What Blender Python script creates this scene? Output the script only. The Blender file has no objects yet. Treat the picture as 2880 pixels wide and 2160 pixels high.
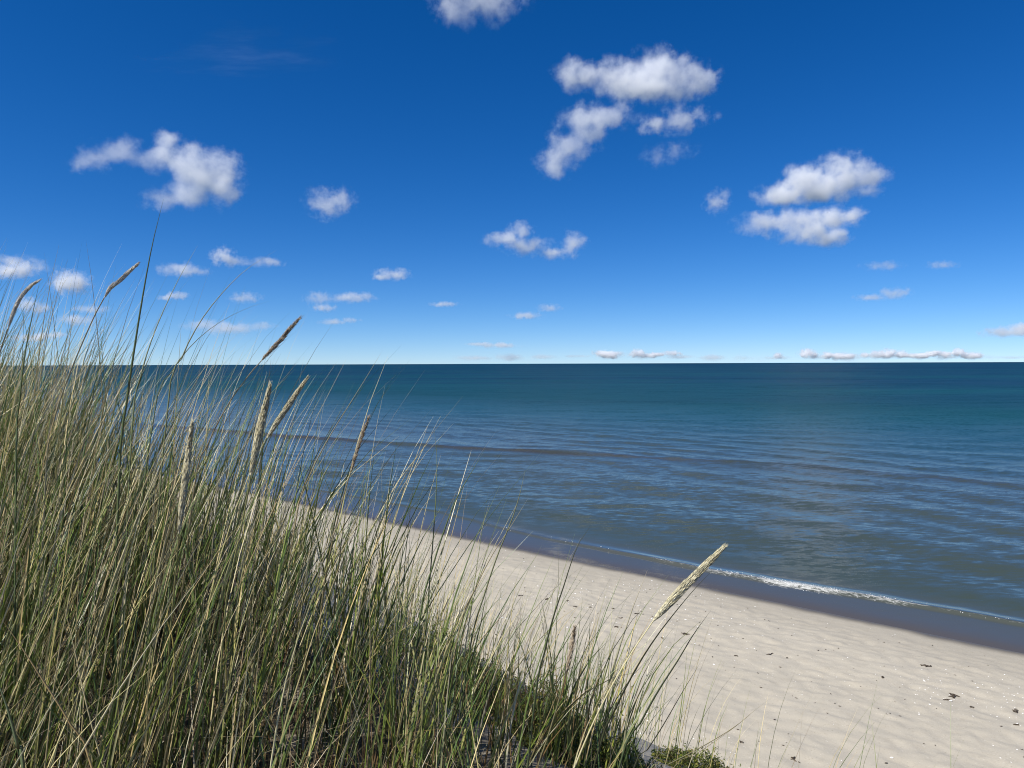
import bpy, bmesh, math, random
import numpy as np
from mathutils import Vector, Matrix

SC = bpy.context.scene
COL = SC.collection
R = math.radians
rng = np.random.default_rng(11)
random.seed(11)

# ------------------------------------------------------------------ camera, sky, sun, exposure
CAM_H = 5.0
FPX = 2095.0                       # focal length in pixels of the 2880 px wide photograph
cam_d = bpy.data.cameras.new('camera')
cam_d.sensor_width = 36.0
cam_d.lens = 36.0 * FPX / 2880.0
cam_d.clip_start = 0.05
cam_d.clip_end = 300000.0
cam = bpy.data.objects.new('camera', cam_d)
COL.objects.link(cam)
cam.location = (0, 0, CAM_H)
PITCH = math.atan(57.0 / FPX)
CAM_ROT = (Matrix.Rotation(R(90) - PITCH, 3, 'X') @ Matrix.Rotation(R(-0.2), 3, 'Z'))
cam.rotation_euler = CAM_ROT.to_euler()
SC.camera = cam

SUN_EL, SUN_AZ = 47.0, -120.0      # azimuth measured clockwise from the viewing direction (+Y)
world = bpy.data.worlds.new('World')
SC.world = world
world.use_nodes = True
wn = world.node_tree
wn.nodes.clear()
sky = wn.nodes.new('ShaderNodeTexSky')
sky.sky_type = 'NISHITA'
sky.sun_disc = False
sky.sun_elevation = R(SUN_EL)
sky.sun_rotation = R(SUN_AZ)
sky.altitude = 1500
sky.air_density = 0.65
sky.dust_density = 0.0
sky.ozone_density = 9.0
hs = wn.nodes.new('ShaderNodeHueSaturation')
hs.inputs['Saturation'].default_value = 1.22
hs.inputs['Hue'].default_value = 0.506
hs.inputs['Value'].default_value = 1.0
bg = wn.nodes.new('ShaderNodeBackground')
bg.inputs['Strength'].default_value = 0.0915
wo = wn.nodes.new('ShaderNodeOutputWorld')
# an even roll-off of bright sky, the same in every direction: c * 1.25 / (1 + 0.035 c)
den = wn.nodes.new('ShaderNodeVectorMath'); den.operation = 'MULTIPLY_ADD'
den.inputs[1].default_value = (.035, .035, .035); den.inputs[2].default_value = (1, 1, 1)
num = wn.nodes.new('ShaderNodeVectorMath'); num.operation = 'SCALE'; num.inputs['Scale'].default_value = 1.25
div = wn.nodes.new('ShaderNodeVectorMath'); div.operation = 'DIVIDE'
wn.links.new(sky.outputs[0], den.inputs[0]); wn.links.new(sky.outputs[0], num.inputs[0])
wn.links.new(num.outputs[0], div.inputs[0]); wn.links.new(den.outputs[0], div.inputs[1])
wn.links.new(div.outputs[0], hs.inputs['Color'])
wn.links.new(hs.outputs[0], bg.inputs['Color'])
wn.links.new(bg.outputs[0], wo.inputs['Surface'])

sun_d = bpy.data.lights.new('sun', 'SUN')
sun_d.energy = 5.0
sun_d.angle = R(0.5)
sun_d.color = (1.0, 0.97, 0.92)
sun = bpy.data.objects.new('sun', sun_d)
COL.objects.link(sun)
SUN_DIR = Vector((math.sin(R(SUN_AZ)) * math.cos(R(SUN_EL)), math.cos(R(SUN_AZ)) * math.cos(R(SUN_EL)), math.sin(R(SUN_EL))))
sun.rotation_euler = SUN_DIR.to_track_quat('Z', 'Y').to_euler()

vs = SC.view_settings
vs.view_transform = 'Standard'
vs.look = 'None'
vs.exposure = 0.4
vs.gamma = 1.0
vs.use_curve_mapping = False
cy = SC.cycles
cy.max_bounces = 10
cy.diffuse_bounces = 2
cy.glossy_bounces = 2
cy.transmission_bounces = 3
cy.transparent_max_bounces = 8
cy.volume_bounces = 10
cy.volume_step_rate = 0.22
cy.volume_max_steps = 128
cy.use_denoising = True
cy.filter_width = 1.05

# ------------------------------------------------------------------ helpers
U = np.array([-0.76, 0.65]); U /= np.hypot(*U)      # along the shore, away to the left
V = np.array([U[1], -U[0]])                          # straight out to sea
SHORE = 15.4                                         # offshore coordinate of the water's edge

def st2xy(s, t):
    return s * U[0] + t * V[0], s * U[1] + t * V[1]

def xy2st(x, y):
    return x * U[0] + y * U[1], x * V[0] + y * V[1]

def ray(px, py):
    d = CAM_ROT @ Vector(((px - 1440) / FPX, -(py - 1080) / FPX, -1.0))
    return d / d.y                                   # one metre of depth along +Y

def at(px, py, depth):
    return Vector((0, 0, CAM_H)) + ray(px, py) * depth

_T = rng.random((256, 256))
def vnoise(x, y):
    x = np.asarray(x, float); y = np.asarray(y, float)
    xi = np.floor(x).astype(int); yi = np.floor(y).astype(int)
    fx = x - xi; fy = y - yi
    fx = fx * fx * fx * (fx * (fx * 6 - 15) + 10); fy = fy * fy * fy * (fy * (fy * 6 - 15) + 10)
    a = _T[xi & 255, yi & 255]; b = _T[(xi + 1) & 255, yi & 255]
    c = _T[xi & 255, (yi + 1) & 255]; d = _T[(xi + 1) & 255, (yi + 1) & 255]
    return (a * (1 - fx) + b * fx) * (1 - fy) + (c * (1 - fx) + d * fx) * fy - 0.5

def fbm(x, y, o=4):
    r = 0; a = 1.0
    for k in range(o):
        r = r + a * vnoise(x * 2 ** k + 17.3 * k, y * 2 ** k + 5.1 * k); a *= 0.5
    return r

def sstep(a, b, x):
    q = np.clip((x - a) / (b - a), 0, 1)
    return q * q * (3 - 2 * q)

def terrain(x, y, fine=True):
    """height of the ground: sea bed, beach, dune face, dune top"""
    s, t = xy2st(np.asarray(x, float), np.asarray(y, float))
    d = SHORE - t
    beach = np.where(d > 0, 0.075 * d - 0.0016 * np.clip(d, 0, 14) ** 2, 0.07 * d)
    beach = beach + 0.06 * fbm(s * .25, t * .35, 3) * sstep(0.3, 3, d)
    edge = 1.50 + 0.30 * (1 - sstep(1.4, 2.6, s)) + 0.25 * vnoise(s * .45 + 3, s * 0 + 1.2)
    toe = 7.3 + 0.9 * vnoise(s * .35 + 9, s * 0 + 7.7)
    top = CAM_H - 1.36 + 0.20 * np.clip(s - 1.0, -2.0, 2.9) + 0.03 * np.clip(-t, 0, 40) + 0.10 * fbm(s * .7, t * .7, 3)
    q = 1 - np.clip((t - edge) / (toe - edge), 0, 1)
    f = q * q * (3 - 2 * q) * .55 + q * .45
    z = beach + (top - beach) * f
    if fine:
        on = sstep(0.15, 1.6, d) * (1 - f)
        rip = vnoise(x * 3.6 + .8 * vnoise(x * .9, y * .9), y * 4.6 + 1.4 * vnoise(x * 1.3, y * 1.3))
        z = z + on * (0.023 * rip + 0.010 * vnoise(x * 1.5 + 40, y * 2.4) + 0.024 * vnoise(x * 7.5 + 9, y * 9) + 0.014 * vnoise(x * 14 + 3, y * 15))
        z = z + 0.02 * f * vnoise(x * 4, y * 4)
    return z

def hit(px, py):
    """the ground point seen at a pixel"""
    d = ray(px, py)
    dep = np.linspace(1.0, 60, 4000)
    z = terrain(d.x * dep, d.y * dep, False)
    below = np.where(CAM_H + d.z * dep < z)[0]
    k = dep[below[0]] if len(below) else 60
    x, y = d.x * k, d.y * k
    return Vector((x, y, float(terrain(x, y))))

def mesh_obj(name, verts, faces, mat=None, parent=None, smooth=True):
    me = bpy.data.meshes.new(name)
    if isinstance(faces, np.ndarray):
        verts = np.asarray(verts, np.float32); nv = len(verts); nf, k = faces.shape
        me.vertices.add(nv); me.vertices.foreach_set('co', verts.ravel())
        me.loops.add(nf * k); me.loops.foreach_set('vertex_index', faces.astype(np.int32).ravel())
        me.polygons.add(nf)
        me.polygons.foreach_set('loop_start', np.arange(0, nf * k, k, dtype=np.int32))
        me.polygons.foreach_set('loop_total', np.full(nf, k, dtype=np.int32))
        me.update(calc_edges=True)
    else:
        me.from_pydata([tuple(v) for v in verts], [], faces)
        me.update()
    me.polygons.foreach_set('use_smooth', np.full(len(me.polygons), smooth))
    if mat: me.materials.append(mat)
    o = bpy.data.objects.new(name, me)
    COL.objects.link(o)
    if parent: o.parent = parent
    return o

def attr_f(o, name, vals):
    a = o.data.attributes.new(name, 'FLOAT', 'POINT')
    a.data.foreach_set('value', np.asarray(vals, np.float32).ravel())

def attr_c(o, name, rgb):
    rgb = np.asarray(rgb, np.float32)
    a = o.data.attributes.new(name, 'FLOAT_COLOR', 'POINT')
    a.data.foreach_set('color', np.concatenate([rgb, np.ones((len(rgb), 1), np.float32)], 1).ravel())

def tag(o, label=None, cat=None, group=None, kind=None):
    if label: o['label'] = label
    if cat: o['category'] = cat
    if group: o['group'] = group
    if kind: o['kind'] = kind
    return o

class NT:
    """small node-tree writer"""
    def __init__(self, name):
        self.m = bpy.data.materials.new(name); self.m.use_nodes = True
        self.t = self.m.node_tree; self.t.nodes.clear()
        self.out = self.n('ShaderNodeOutputMaterial')
    def n(self, typ, ins=None, **kw):
        nd = self.t.nodes.new(typ)
        for k, v in kw.items(): setattr(nd, k, v)
        for k, v in (ins or {}).items():
            if isinstance(v, bpy.types.NodeSocket): self.t.links.new(v, nd.inputs[k])
            else: nd.inputs[k].default_value = v
        return nd
    def math(self, op, a, b=0.0, c=None, clamp=False):
        ins = {0: a, 1: b}
        if c is not None: ins[2] = c
        return self.n('ShaderNodeMath', ins, operation=op, use_clamp=clamp).outputs[0]
    def vec(self, op, a, b=(0, 0, 0), out=0):
        return self.n('ShaderNodeVectorMath', {0: a, 1: b}, operation=op).outputs[out]
    def scale(self, a, k):
        nd = self.n('ShaderNodeVectorMath', {0: a}, operation='SCALE')
        if isinstance(k, bpy.types.NodeSocket): self.t.links.new(k, nd.inputs['Scale'])
        else: nd.inputs['Scale'].default_value = k
        return nd.outputs[0]
    def rangem(self, v, a, b, c=0.0, d=1.0, mode='SMOOTHSTEP'):
        return self.n('ShaderNodeMapRange', {0: v, 1: a, 2: b, 3: c, 4: d}, interpolation_type=mode).outputs[0]
    def mix(self, f, a, b):
        nd = self.n('ShaderNodeMix', data_type='RGBA')
        for i, v in ((0, f), (6, a), (7, b)):
            if isinstance(v, bpy.types.NodeSocket): self.t.links.new(v, nd.inputs[i])
            else: nd.inputs[i].default_value = v if i == 0 else (*v, 1)
        return nd.outputs[2]
    def noise(self, vec, scale, detail=2, rough=.5, out='Fac'):
        return self.n('ShaderNodeTexNoise', {'Vector': vec, 'Scale': scale, 'Detail': detail, 'Roughness': rough}).outputs[out]
    def ramp(self, f, stops, interp='LINEAR'):
        nd = self.n('ShaderNodeValToRGB', {0: f}); cr = nd.color_ramp; cr.interpolation = interp
        while len(cr.elements) < len(stops): cr.elements.new(0.5)
        for e, (p, c) in zip(cr.elements, stops): e.position = p; e.color = (*c, 1)
        return nd.outputs[0]
    def surf(self, s): self.t.links.new(s, self.out.inputs['Surface']); return self.m

# ------------------------------------------------------------------ materials
def sand_material():
    m = NT('sand')
    pos = m.n('ShaderNodeNewGeometry').outputs['Position']
    t = m.vec('DOT_PRODUCT', pos, (V[0], V[1], 0), out=1)
    s = m.vec('DOT_PRODUCT', pos, (U[0], U[1], 0), out=1)
    big = m.noise(pos, .55, 4, .6)
    mid = m.noise(pos, 6.0, 4, .6)
    grain = m.noise(pos, 160.0, 3, .7)
    speck = m.noise(pos, 42.0, 2, .5)
    c = m.mix(big, (.405, .364, .286), (.465, .420, .335))
    c = m.mix(m.math('MULTIPLY', m.rangem(mid, .5, .75), .35), c, (.35, .305, .235))
    c = m.mix(m.math('MULTIPLY', m.rangem(grain, .52, .75), .4), c, (.27, .232, .18))
    c = m.mix(m.math('MULTIPLY', m.rangem(speck, .64, .72), .5), c, (.60, .56, .48))
    c = m.mix(m.math('MULTIPLY', m.rangem(speck, .36, .28), .35), c, (.15, .12, .09))
    # wet strip along the water's edge
    wob = m.math('MULTIPLY_ADD', m.noise(m.n('ShaderNodeCombineXYZ', {0: s, 1: m.math('MULTIPLY', t, .15)}).outputs[0], .8, 3, .5), .5, -.25)
    tw = m.math('ADD', t, wob)
    wet = m.rangem(tw, SHORE - .55, SHORE - .12)
    wet2 = m.rangem(tw, SHORE - .45, SHORE - .1)
    c = m.mix(m.math('MULTIPLY', m.rangem(tw, SHORE - 2.6, SHORE - .5), .28), c, (.22, .195, .155))
    c = m.mix(wet, c, (.10, .086, .068))
    # dune: litter and humus, coloured darker to put shade into the grass gaps
    dune = m.rangem(t, 2.2, 1.5)
    lit = m.mix(m.noise(pos, 26.0, 4, .7), (.04, .030, .018), (.16, .12, .075))
    c = m.mix(m.math('MULTIPLY', dune, m.rangem(m.noise(pos, 3.0, 3, .6), .30, .5)), c, lit)
    rough = m.math('MULTIPLY_ADD', wet2, -.5, .95)
    bh = m.math('ADD', m.math('MULTIPLY', grain, .3), m.math('MULTIPLY', mid, 1.0))
    bump = m.n('ShaderNodeBump', {'Height': bh, 'Strength': m.math('MULTIPLY_ADD', wet2, -.33, .35), 'Distance': .02}).outputs[0]
    b = m.n('ShaderNodeBsdfPrincipled', {'Base Color': c, 'Roughness': rough, 'Normal': bump,
                                        'Specular IOR Level': m.math('MULTIPLY_ADD', wet2, .35, .15)})
    return m.surf(b.outputs[0])

def water_material():
    m = NT('sea_water')
    geo = m.n('ShaderNodeNewGeometry')
    pos = geo.outputs['Position']
    s = m.vec('DOT_PRODUCT', pos, (U[0], U[1], 0), out=1)
    t = m.vec('DOT_PRODUCT', pos, (V[0], V[1], 0), out=1)
    st = m.n('ShaderNodeCombineXYZ', {0: s, 1: t}).outputs[0]
    off = m.math('SUBTRACT', t, SHORE)
    streak = m.n('ShaderNodeMapping', {'Vector': pos, 'Scale': (.012, .05, 1)}).outputs[0]
    patch = m.noise(streak, 1.0, 4, .55)
    streak2 = m.n('ShaderNodeMapping', {'Vector': st, 'Scale': (.035, .16, 1)}).outputs[0]
    bars = m.noise(streak2, 1.0, 4, .55)
    # body colour by the depth of water over the sand
    offw = m.math('MULTIPLY_ADD', m.math('SUBTRACT', bars, .5), 11.0, off)
    offw = m.math('MAXIMUM', m.mix(m.rangem(off, 1.5, 14.0), m.n('ShaderNodeCombineXYZ', {0: off, 1: off, 2: off}).outputs[0], m.n('ShaderNodeCombineXYZ', {0: offw, 1: offw, 2: offw}).outputs[0]) , 0.0)
    f = m.math('DIVIDE', offw, m.math('ADD', offw, 30.0))
    body = m.ramp(f, [(0.0, (0.0800, 0.0688, 0.0544)), (.018, (0.0704, 0.0736, 0.0672)), (.035, (0.0680, 0.0736, 0.0640)), (.08, (0.0464, 0.0608, 0.0448)), (.28, (0.0480, 0.0624, 0.0496)),
                      (.40, (0.0432, 0.0560, 0.0480)), (.50, (0.0272, 0.0512, 0.0464)), (.60, (0.0112, 0.0448, 0.0448)), (.74, (0.0048, 0.0368, 0.0432)),
                      (.88, (0.0024, 0.0224, 0.0368)), (1.0, (0.0008, 0.0112, 0.0240))])
    sdist = m.n('ShaderNodeAttribute', attribute_name='swell_distance').outputs['Fac']
    stirred = m.math('MULTIPLY', m.rangem(sdist, -1.3, -.35), m.rangem(sdist, .35, -.15))
    stirred = m.math('MULTIPLY', stirred, m.rangem(m.noise(m.n('ShaderNodeMapping', {'Vector': st, 'Scale': (.10, .5, 1)}).outputs[0], 1.0, 3, .5), .35, .6, .15, .9))
    stirred = m.math('MULTIPLY', stirred, m.n('ShaderNodeAttribute', attribute_name='swell_amount').outputs['Fac'])
    body = m.mix(stirred, body, (.046, .042, .034))
    wide_patch = m.noise(m.n('ShaderNodeMapping', {'Vector': pos, 'Scale': (.004, .022, 1)}).outputs[0], 1.0, 5, .6)
    body = m.mix(m.math('MULTIPLY', m.rangem(wide_patch, .42, .62), m.rangem(off, 20.0, 80.0, 0, .55)), body, (.004, .060, .052))
    # slopes of the wavelets, taken straight from noise so that they hold out to the horizon
    a1 = m.n('ShaderNodeMapping', {'Vector': pos, 'Rotation': (0, 0, R(-14)), 'Scale': (.8, 2.2, 1)}).outputs[0]
    n1 = m.noise(a1, 1.0, 2, .5, 'Color')
    a2 = m.n('ShaderNodeMapping', {'Vector': pos, 'Rotation': (0, 0, R(11)), 'Scale': (2.6, 6.5, 1)}).outputs[0]
    n2 = m.noise(a2, 1.0, 3, .55, 'Color')
    k1 = m.vec('SUBTRACT', n1, (.5, .5, .5)); k2 = m.vec('SUBTRACT', n2, (.5, .5, .5))
    a3 = m.n('ShaderNodeMapping', {'Vector': pos, 'Rotation': (0, 0, R(-6)), 'Scale': (.16, .48, 1)}).outputs[0]
    k3 = m.scale(m.vec('SUBTRACT', m.noise(a3, 1.0, 3, .6, 'Color'), (.5, .5, .5)), m.rangem(off, 10.0, 45.0, .0, .20))
    a4 = m.n('ShaderNodeMapping', {'Vector': pos, 'Rotation': (0, 0, R(4)), 'Scale': (.022, .10, 1)}).outputs[0]
    k4 = m.scale(m.vec('SUBTRACT', m.noise(a4, 1.0, 4, .6, 'Color'), (.5, .5, .5)), m.rangem(off, 40.0, 200.0, .0, .30))
    kf = m.vec('ADD', k3, k4)
    sl = m.vec('ADD', m.scale(k1, .10), m.scale(k2, .36))
    sl = m.vec('ADD', sl, kf)
    amp = m.math('MULTIPLY', m.rangem(off, .9, 5.0, .10, 1.0), m.rangem(patch, .32, .68, .55, 1.35, 'LINEAR'))
    amp = m.math('MULTIPLY', amp, m.rangem(off, 15.0, 90.0, 1.0, 1.5, 'LINEAR'))
    sl = m.vec('MULTIPLY', m.scale(sl, amp), (.75, 1.0, 0.0))
    nrm = m.vec('NORMALIZE', m.vec('ADD', geo.outputs['Normal'], sl))
    # foam of the little breaker and of the swash edge
    fd = m.n('ShaderNodeAttribute', attribute_name='foam_distance').outputs['Fac']
    fi = m.n('ShaderNodeAttribute', attribute_name='foam_amount').outputs['Fac']
    fn = m.noise(m.n('ShaderNodeMapping', {'Vector': st, 'Scale': (7.0, 22.0, 1)}).outputs[0], 1.0, 5, .7)
    wide = m.math('MULTIPLY_ADD', fi, .30, .06)
    band = m.math('SUBTRACT', 1.0, m.math('DIVIDE', m.math('ABSOLUTE', fd), wide), clamp=True)
    foam = m.math('MULTIPLY', m.rangem(m.math('ADD', fn, m.math('MULTIPLY_ADD', band, .28, m.math('MULTIPLY', fi, .22))), .80, 1.02), m.rangem(band, 0, .25))
    foam = m.math('MULTIPLY', foam, m.math('MULTIPLY_ADD', fi, .62, .12), clamp=True)
    col = m.mix(foam, body, (.66, .66, .62))
    rough = m.math('ADD', m.math('MULTIPLY', foam, .5), m.math('ADD', m.rangem(off, .9, 2.4, .05, .12), m.rangem(off, 4.0, 70.0, .0, .28, 'LINEAR')))
    b = m.n('ShaderNodeBsdfPrincipled', {'Base Color': col, 'Roughness': rough, 'IOR': 1.333, 'Specular IOR Level': m.rangem(off, .9, 2.0, .42, .12), 'Normal': nrm})
    return m.surf(b.outputs[0])

def tint_material(name, rough=.45, trans=.22, spec=.4):
    m = NT(name)
    c = m.n('ShaderNodeAttribute', attribute_name='tint').outputs['Color']
    pos = m.n('ShaderNodeNewGeometry').outputs['Position']
    c2 = m.mix(m.math('MULTIPLY', m.noise(pos, 60.0, 3, .6), .28), c, (.12, .10, .06))
    b = m.n('ShaderNodeBsdfPrincipled', {'Base Color': c2, 'Roughness': rough, 'Specular IOR Level': spec})
    tr = m.n('ShaderNodeBsdfTranslucent', {'Color': c2})
    mx = m.n('ShaderNodeMixShader', {0: trans, 1: b.outputs[0], 2: tr.outputs[0]})
    return m.surf(mx.outputs[0])

def plain_material(name, c1, c2, scale=30, rough=.6):
    m = NT(name)
    pos = m.n('ShaderNodeNewGeometry').outputs['Position']
    c = m.mix(m.noise(pos, scale, 3, .6), c1, c2)
    return m.surf(m.n('ShaderNodeBsdfPrincipled', {'Base Color': c, 'Roughness': rough}).outputs[0])

M_SAND = sand_material()
M_WATER = water_material()
M_GRASS = tint_material('marram_leaf', .36, .09, .6)
M_SEED = tint_material('seed_husk', .7, .08, .2)
M_FOLIAGE = tint_material('shrub_leaf', .55, .25, .3)
M_WEED = plain_material('dried_seaweed', (.022, .016, .010), (.085, .060, .036), 60, .5)
M_SHELL = plain_material('bleached_shell', (.80, .77, .72), (.90, .89, .86), 50, .5)
M_FOAM = plain_material('sea_foam', (.70, .70, .67), (.85, .85, .83), 20, .5)

# ------------------------------------------------------------------ the ground: one sheet of beach, dune and shallow sea bed
def spaced(a, b, step, lo, hi, grow):
    mid = list(np.arange(a, b + 1e-6, step))
    out, d = [], step
    x = a
    left = []
    while x > lo:
        d *= grow; x -= d; left.append(x)
    d = step; x = mid[-1]; right = []
    while x < hi:
        d *= grow; x += d; right.append(x)
    return np.array(left[::-1] + mid + right)

def grid_faces(nr, nc):
    i = np.arange(nr * nc).reshape(nr, nc)
    return np.stack([i[:-1, :-1].ravel(), i[:-1, 1:].ravel(), i[1:, 1:].ravel(), i[1:, :-1].ravel()], 1)

S_ = spaced(-4, 27, .07, -600, 600, 1.12)
T_ = spaced(.6, 16.2, .055, -400, 60, 1.10)
S2, T2 = np.meshgrid(S_, T_)
X, Y = st2xy(S2, T2)
Z = terrain(X, Y)
ground = mesh_obj('beach', np.stack([X.ravel(), Y.ravel(), Z.ravel()], 1), grid_faces(*S2.shape)[:, ::-1], M_SAND)
tag(ground, 'pale sandy beach running into the grassy dune', kind='structure')

# ------------------------------------------------------------------ the sea
def foam_line(s):
    return np.interp(s, [-20, 1.8, 4.3, 6.1, 8.1, 13.6, 18, 23.3, 60], [17.4, 16.95, 16.8, 16.62, 16.52, 16.72, 17.4, 17.35, 17.6]) \
        + .10 * vnoise(s * 1.1, s * 0 + .5) + .05 * vnoise(s * 3.7, s * 0 + 8.5)

def swell_line(s):
    return np.interp(s, [-30, 4, 13.7, 22.6, 29.4, 37.9, 45.6, 90], [37.0, 36.6, 36.4, 34.0, 32.1, 30.4, 29.0, 24.0]) + .5 * vnoise(s * .16, s * 0 + 2.5)

def foam_strength(s):
    return np.interp(s, [-10, 1.5, 3.2, 4.4, 6.6, 8.2, 10, 16, 24], [.15, .3, .35, .8, .85, .5, .2, .1, .0]) + .45 * vnoise(s * 1.3, s * 0 + 4.4)

S_ = spaced(-2, 34, .16, -90000, 90000, 1.09)
T_ = spaced(15.0, 19.0, .05, 14.9, 19.01, 1.0)
T_ = np.concatenate([T_[T_ <= 19.0], spaced(19.1, 44, .14, 19.05, 90000, 1.075)])
T_ = np.unique(np.round(T_, 4))
S2, T2 = np.meshgrid(S_, T_)
X, Y = st2xy(S2, T2)
d = T2 - SHORE
fade = 1 - sstep(45, 130, T2)
edge_wob = .10 * vnoise(S2 * .35, S2 * 0 + 3.3) + .05 * vnoise(S2 * 1.4, S2 * 0 + 6.3)
fd = T2 - foam_line(S2)
br = .075 * np.exp(-(np.where(fd < 0, fd / .09, fd / .30)) ** 2) * (.7 + .5 * vnoise(S2 * .9, S2 * 0 + 1.5)) * np.interp(S2, [0, 3, 8, 12], [.5, 1, 1, .35])
sd = T2 - swell_line(S2)
sw_fade = np.interp(S2, [-5, 6, 14, 24, 30], [.15, .25, .45, .85, 1.0])
sw_amp = sw_fade * .15 * (.75 + .9 * vnoise(S2 * .11 + 4, S2 * 0 + 9.5))
sw = sw_amp * np.exp(-(np.where(sd < 0, sd / .55, sd / 1.8)) ** 2)
ph = 1.6 * fbm(S2 * .06, T2 * .06, 2)
low = .020 * np.sin(2 * np.pi * (T2 / 4.6 + .05 * S2 + ph)) * sstep(.8, 6, d) + .014 * np.sin(2 * np.pi * (T2 / 2.3 - .11 * S2 + 1.7 * ph)) * sstep(.8, 5, d)
low = low + .035 * fbm(X * .35, Y * .8, 3) * sstep(1.2, 6, d)
film = .016 + .05 * edge_wob * (1 - sstep(.2, 2.0, d))
Z = np.where(d < .2, .0, 0) + film * sstep(-.6, .3, d) + (br + sw + low) * fade
sea = mesh_obj('sea', np.stack([X.ravel(), Y.ravel(), Z.ravel()], 1), grid_faces(*S2.shape)[:, ::-1], M_WATER)
attr_f(sea, 'foam_distance', fd); attr_f(sea, 'swell_distance', sd); attr_f(sea, 'swell_amount', sw_fade)
attr_f(sea, 'foam_amount', np.clip(foam_strength(S2), 0, 1))
tag(sea, 'blue green sea with low waves reaching to the horizon', kind='structure')

# raised bubbles along the breaker
def octa(n):
    v = np.array([[1, 0, 0], [0, 1, 0], [-1, 0, 0], [0, -1, 0], [0, 0, 1], [0, 0, -1]], float)
    f = np.array([[0, 1, 4], [1, 2, 4], [2, 3, 4], [3, 0, 4], [1, 0, 5], [2, 1, 5], [3, 2, 5], [0, 3, 5]])
    return v, f

def scatter_octa(P, size, yaw):
    """one mesh of flattened eight-sided grains at P, sizes (n,3)"""
    v, f = octa(1)
    n = len(P)
    q = v[None] * size[:, None, :]
    c, s = np.cos(yaw)[:, None], np.sin(yaw)[:, None]
    x = q[..., 0] * c - q[..., 1] * s; y = q[..., 0] * s + q[..., 1] * c
    q = np.stack([x, y, q[..., 2]], -1) + P[:, None, :]
    F = f[None] + (np.arange(n) * 6)[:, None, None]
    return q.reshape(-1, 3), F.reshape(-1, 3)

n = 2600
ss = rng.uniform(-1, 26, n); keep = rng.random(n) < np.clip(foam_strength(ss), .03, 1) ** 2.2
ss = ss[keep]; n = len(ss)
w = .05 + .16 * np.clip(foam_strength(ss), 0, 1)
tt = foam_line(ss) - .02 + rng.normal(0, .55, n) * w
x, y = st2xy(ss, tt)
ff = tt - foam_line(ss)
z = .016 + .06 * np.exp(-(np.where(ff < 0, ff / .09, ff / .30)) ** 2) + rng.uniform(-.006, .010, n)
r = rng.uniform(.004, .014, n)
v, f = scatter_octa(np.stack([x, y, z], 1), np.stack([r * 1.5, r, r * .6], 1), rng.uniform(0, 6.3, n))
foam = mesh_obj('foam', v, f, M_FOAM)
tag(foam, 'thin line of white foam on the small breaking wave', 'foam', kind='stuff')

# ------------------------------------------------------------------ clouds: volumes of lit vapour
def cloud_material(name, blobs, size, tau, freq, seed, erode, soft, flat=None, stretch=(1, 1, 1), g=.1):
    m = NT(name)
    p = m.n('ShaderNodeTexCoord').outputs['Object']
    ns = m.vec('MULTIPLY', p, tuple(freq / size * k for k in stretch))
    ns = m.vec('ADD', ns, (seed * 3.17, seed * 1.71, seed * 2.3))
    nz = m.noise(ns, 1.0, 8, .68)
    acc = None
    for (c, r, wgt) in blobs:
        L = m.vec('LENGTH', m.vec('DIVIDE', m.vec('SUBTRACT', p, tuple(c)), tuple(r)), out=1)
        q = m.math('MULTIPLY', m.math('SUBTRACT', 1.0, L), wgt)
        acc = q if acc is None else m.math('SMOOTH_MAX', acc, q, .18)
    d = m.math('ADD', acc, m.math('MULTIPLY', m.math('SUBTRACT', nz, .5 + .12 * erode), 2.6 + erode))
    d = m.rangem(d, 0.0, soft, 0.0, 1.0)
    d = m.math('MULTIPLY', d, m.rangem(acc, -.22, .06))
    thin = m.noise(m.vec('ADD', m.scale(ns, .45), (7.1, 3.3, 1.9)), 1.0, 3, .5)
    d = m.math('MULTIPLY', d, m.rangem(thin, .34, .62, .38, 1.0))
    if flat is not None:
        z = m.n('ShaderNodeSeparateXYZ', {0: p}).outputs[2]
        d = m.math('MULTIPLY', d, m.rangem(m.math('ADD', z, m.math('MULTIPLY', nz, size * .06)), flat, flat + size * .10))
    dens = m.math('MULTIPLY', d, tau / size)
    vol = m.n('ShaderNodeVolumePrincipled', {'Color': (.995, .995, .995, 1), 'Density': dens, 'Anisotropy': g})
    m.t.links.new(vol.outputs[0], m.out.inputs['Volume'])
    return m.m

_ico = {}
def ico(sub):
    if sub not in _ico:
        bm = bmesh.new(); bmesh.ops.create_icosphere(bm, subdivisions=sub, radius=1.0)
        bm.verts.ensure_lookup_table()
        _ico[sub] = (np.array([v.co[:] for v in bm.verts]), np.array([[v.index for v in f.verts] for f in bm.faces])); bm.free()
    return _ico[sub]

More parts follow.
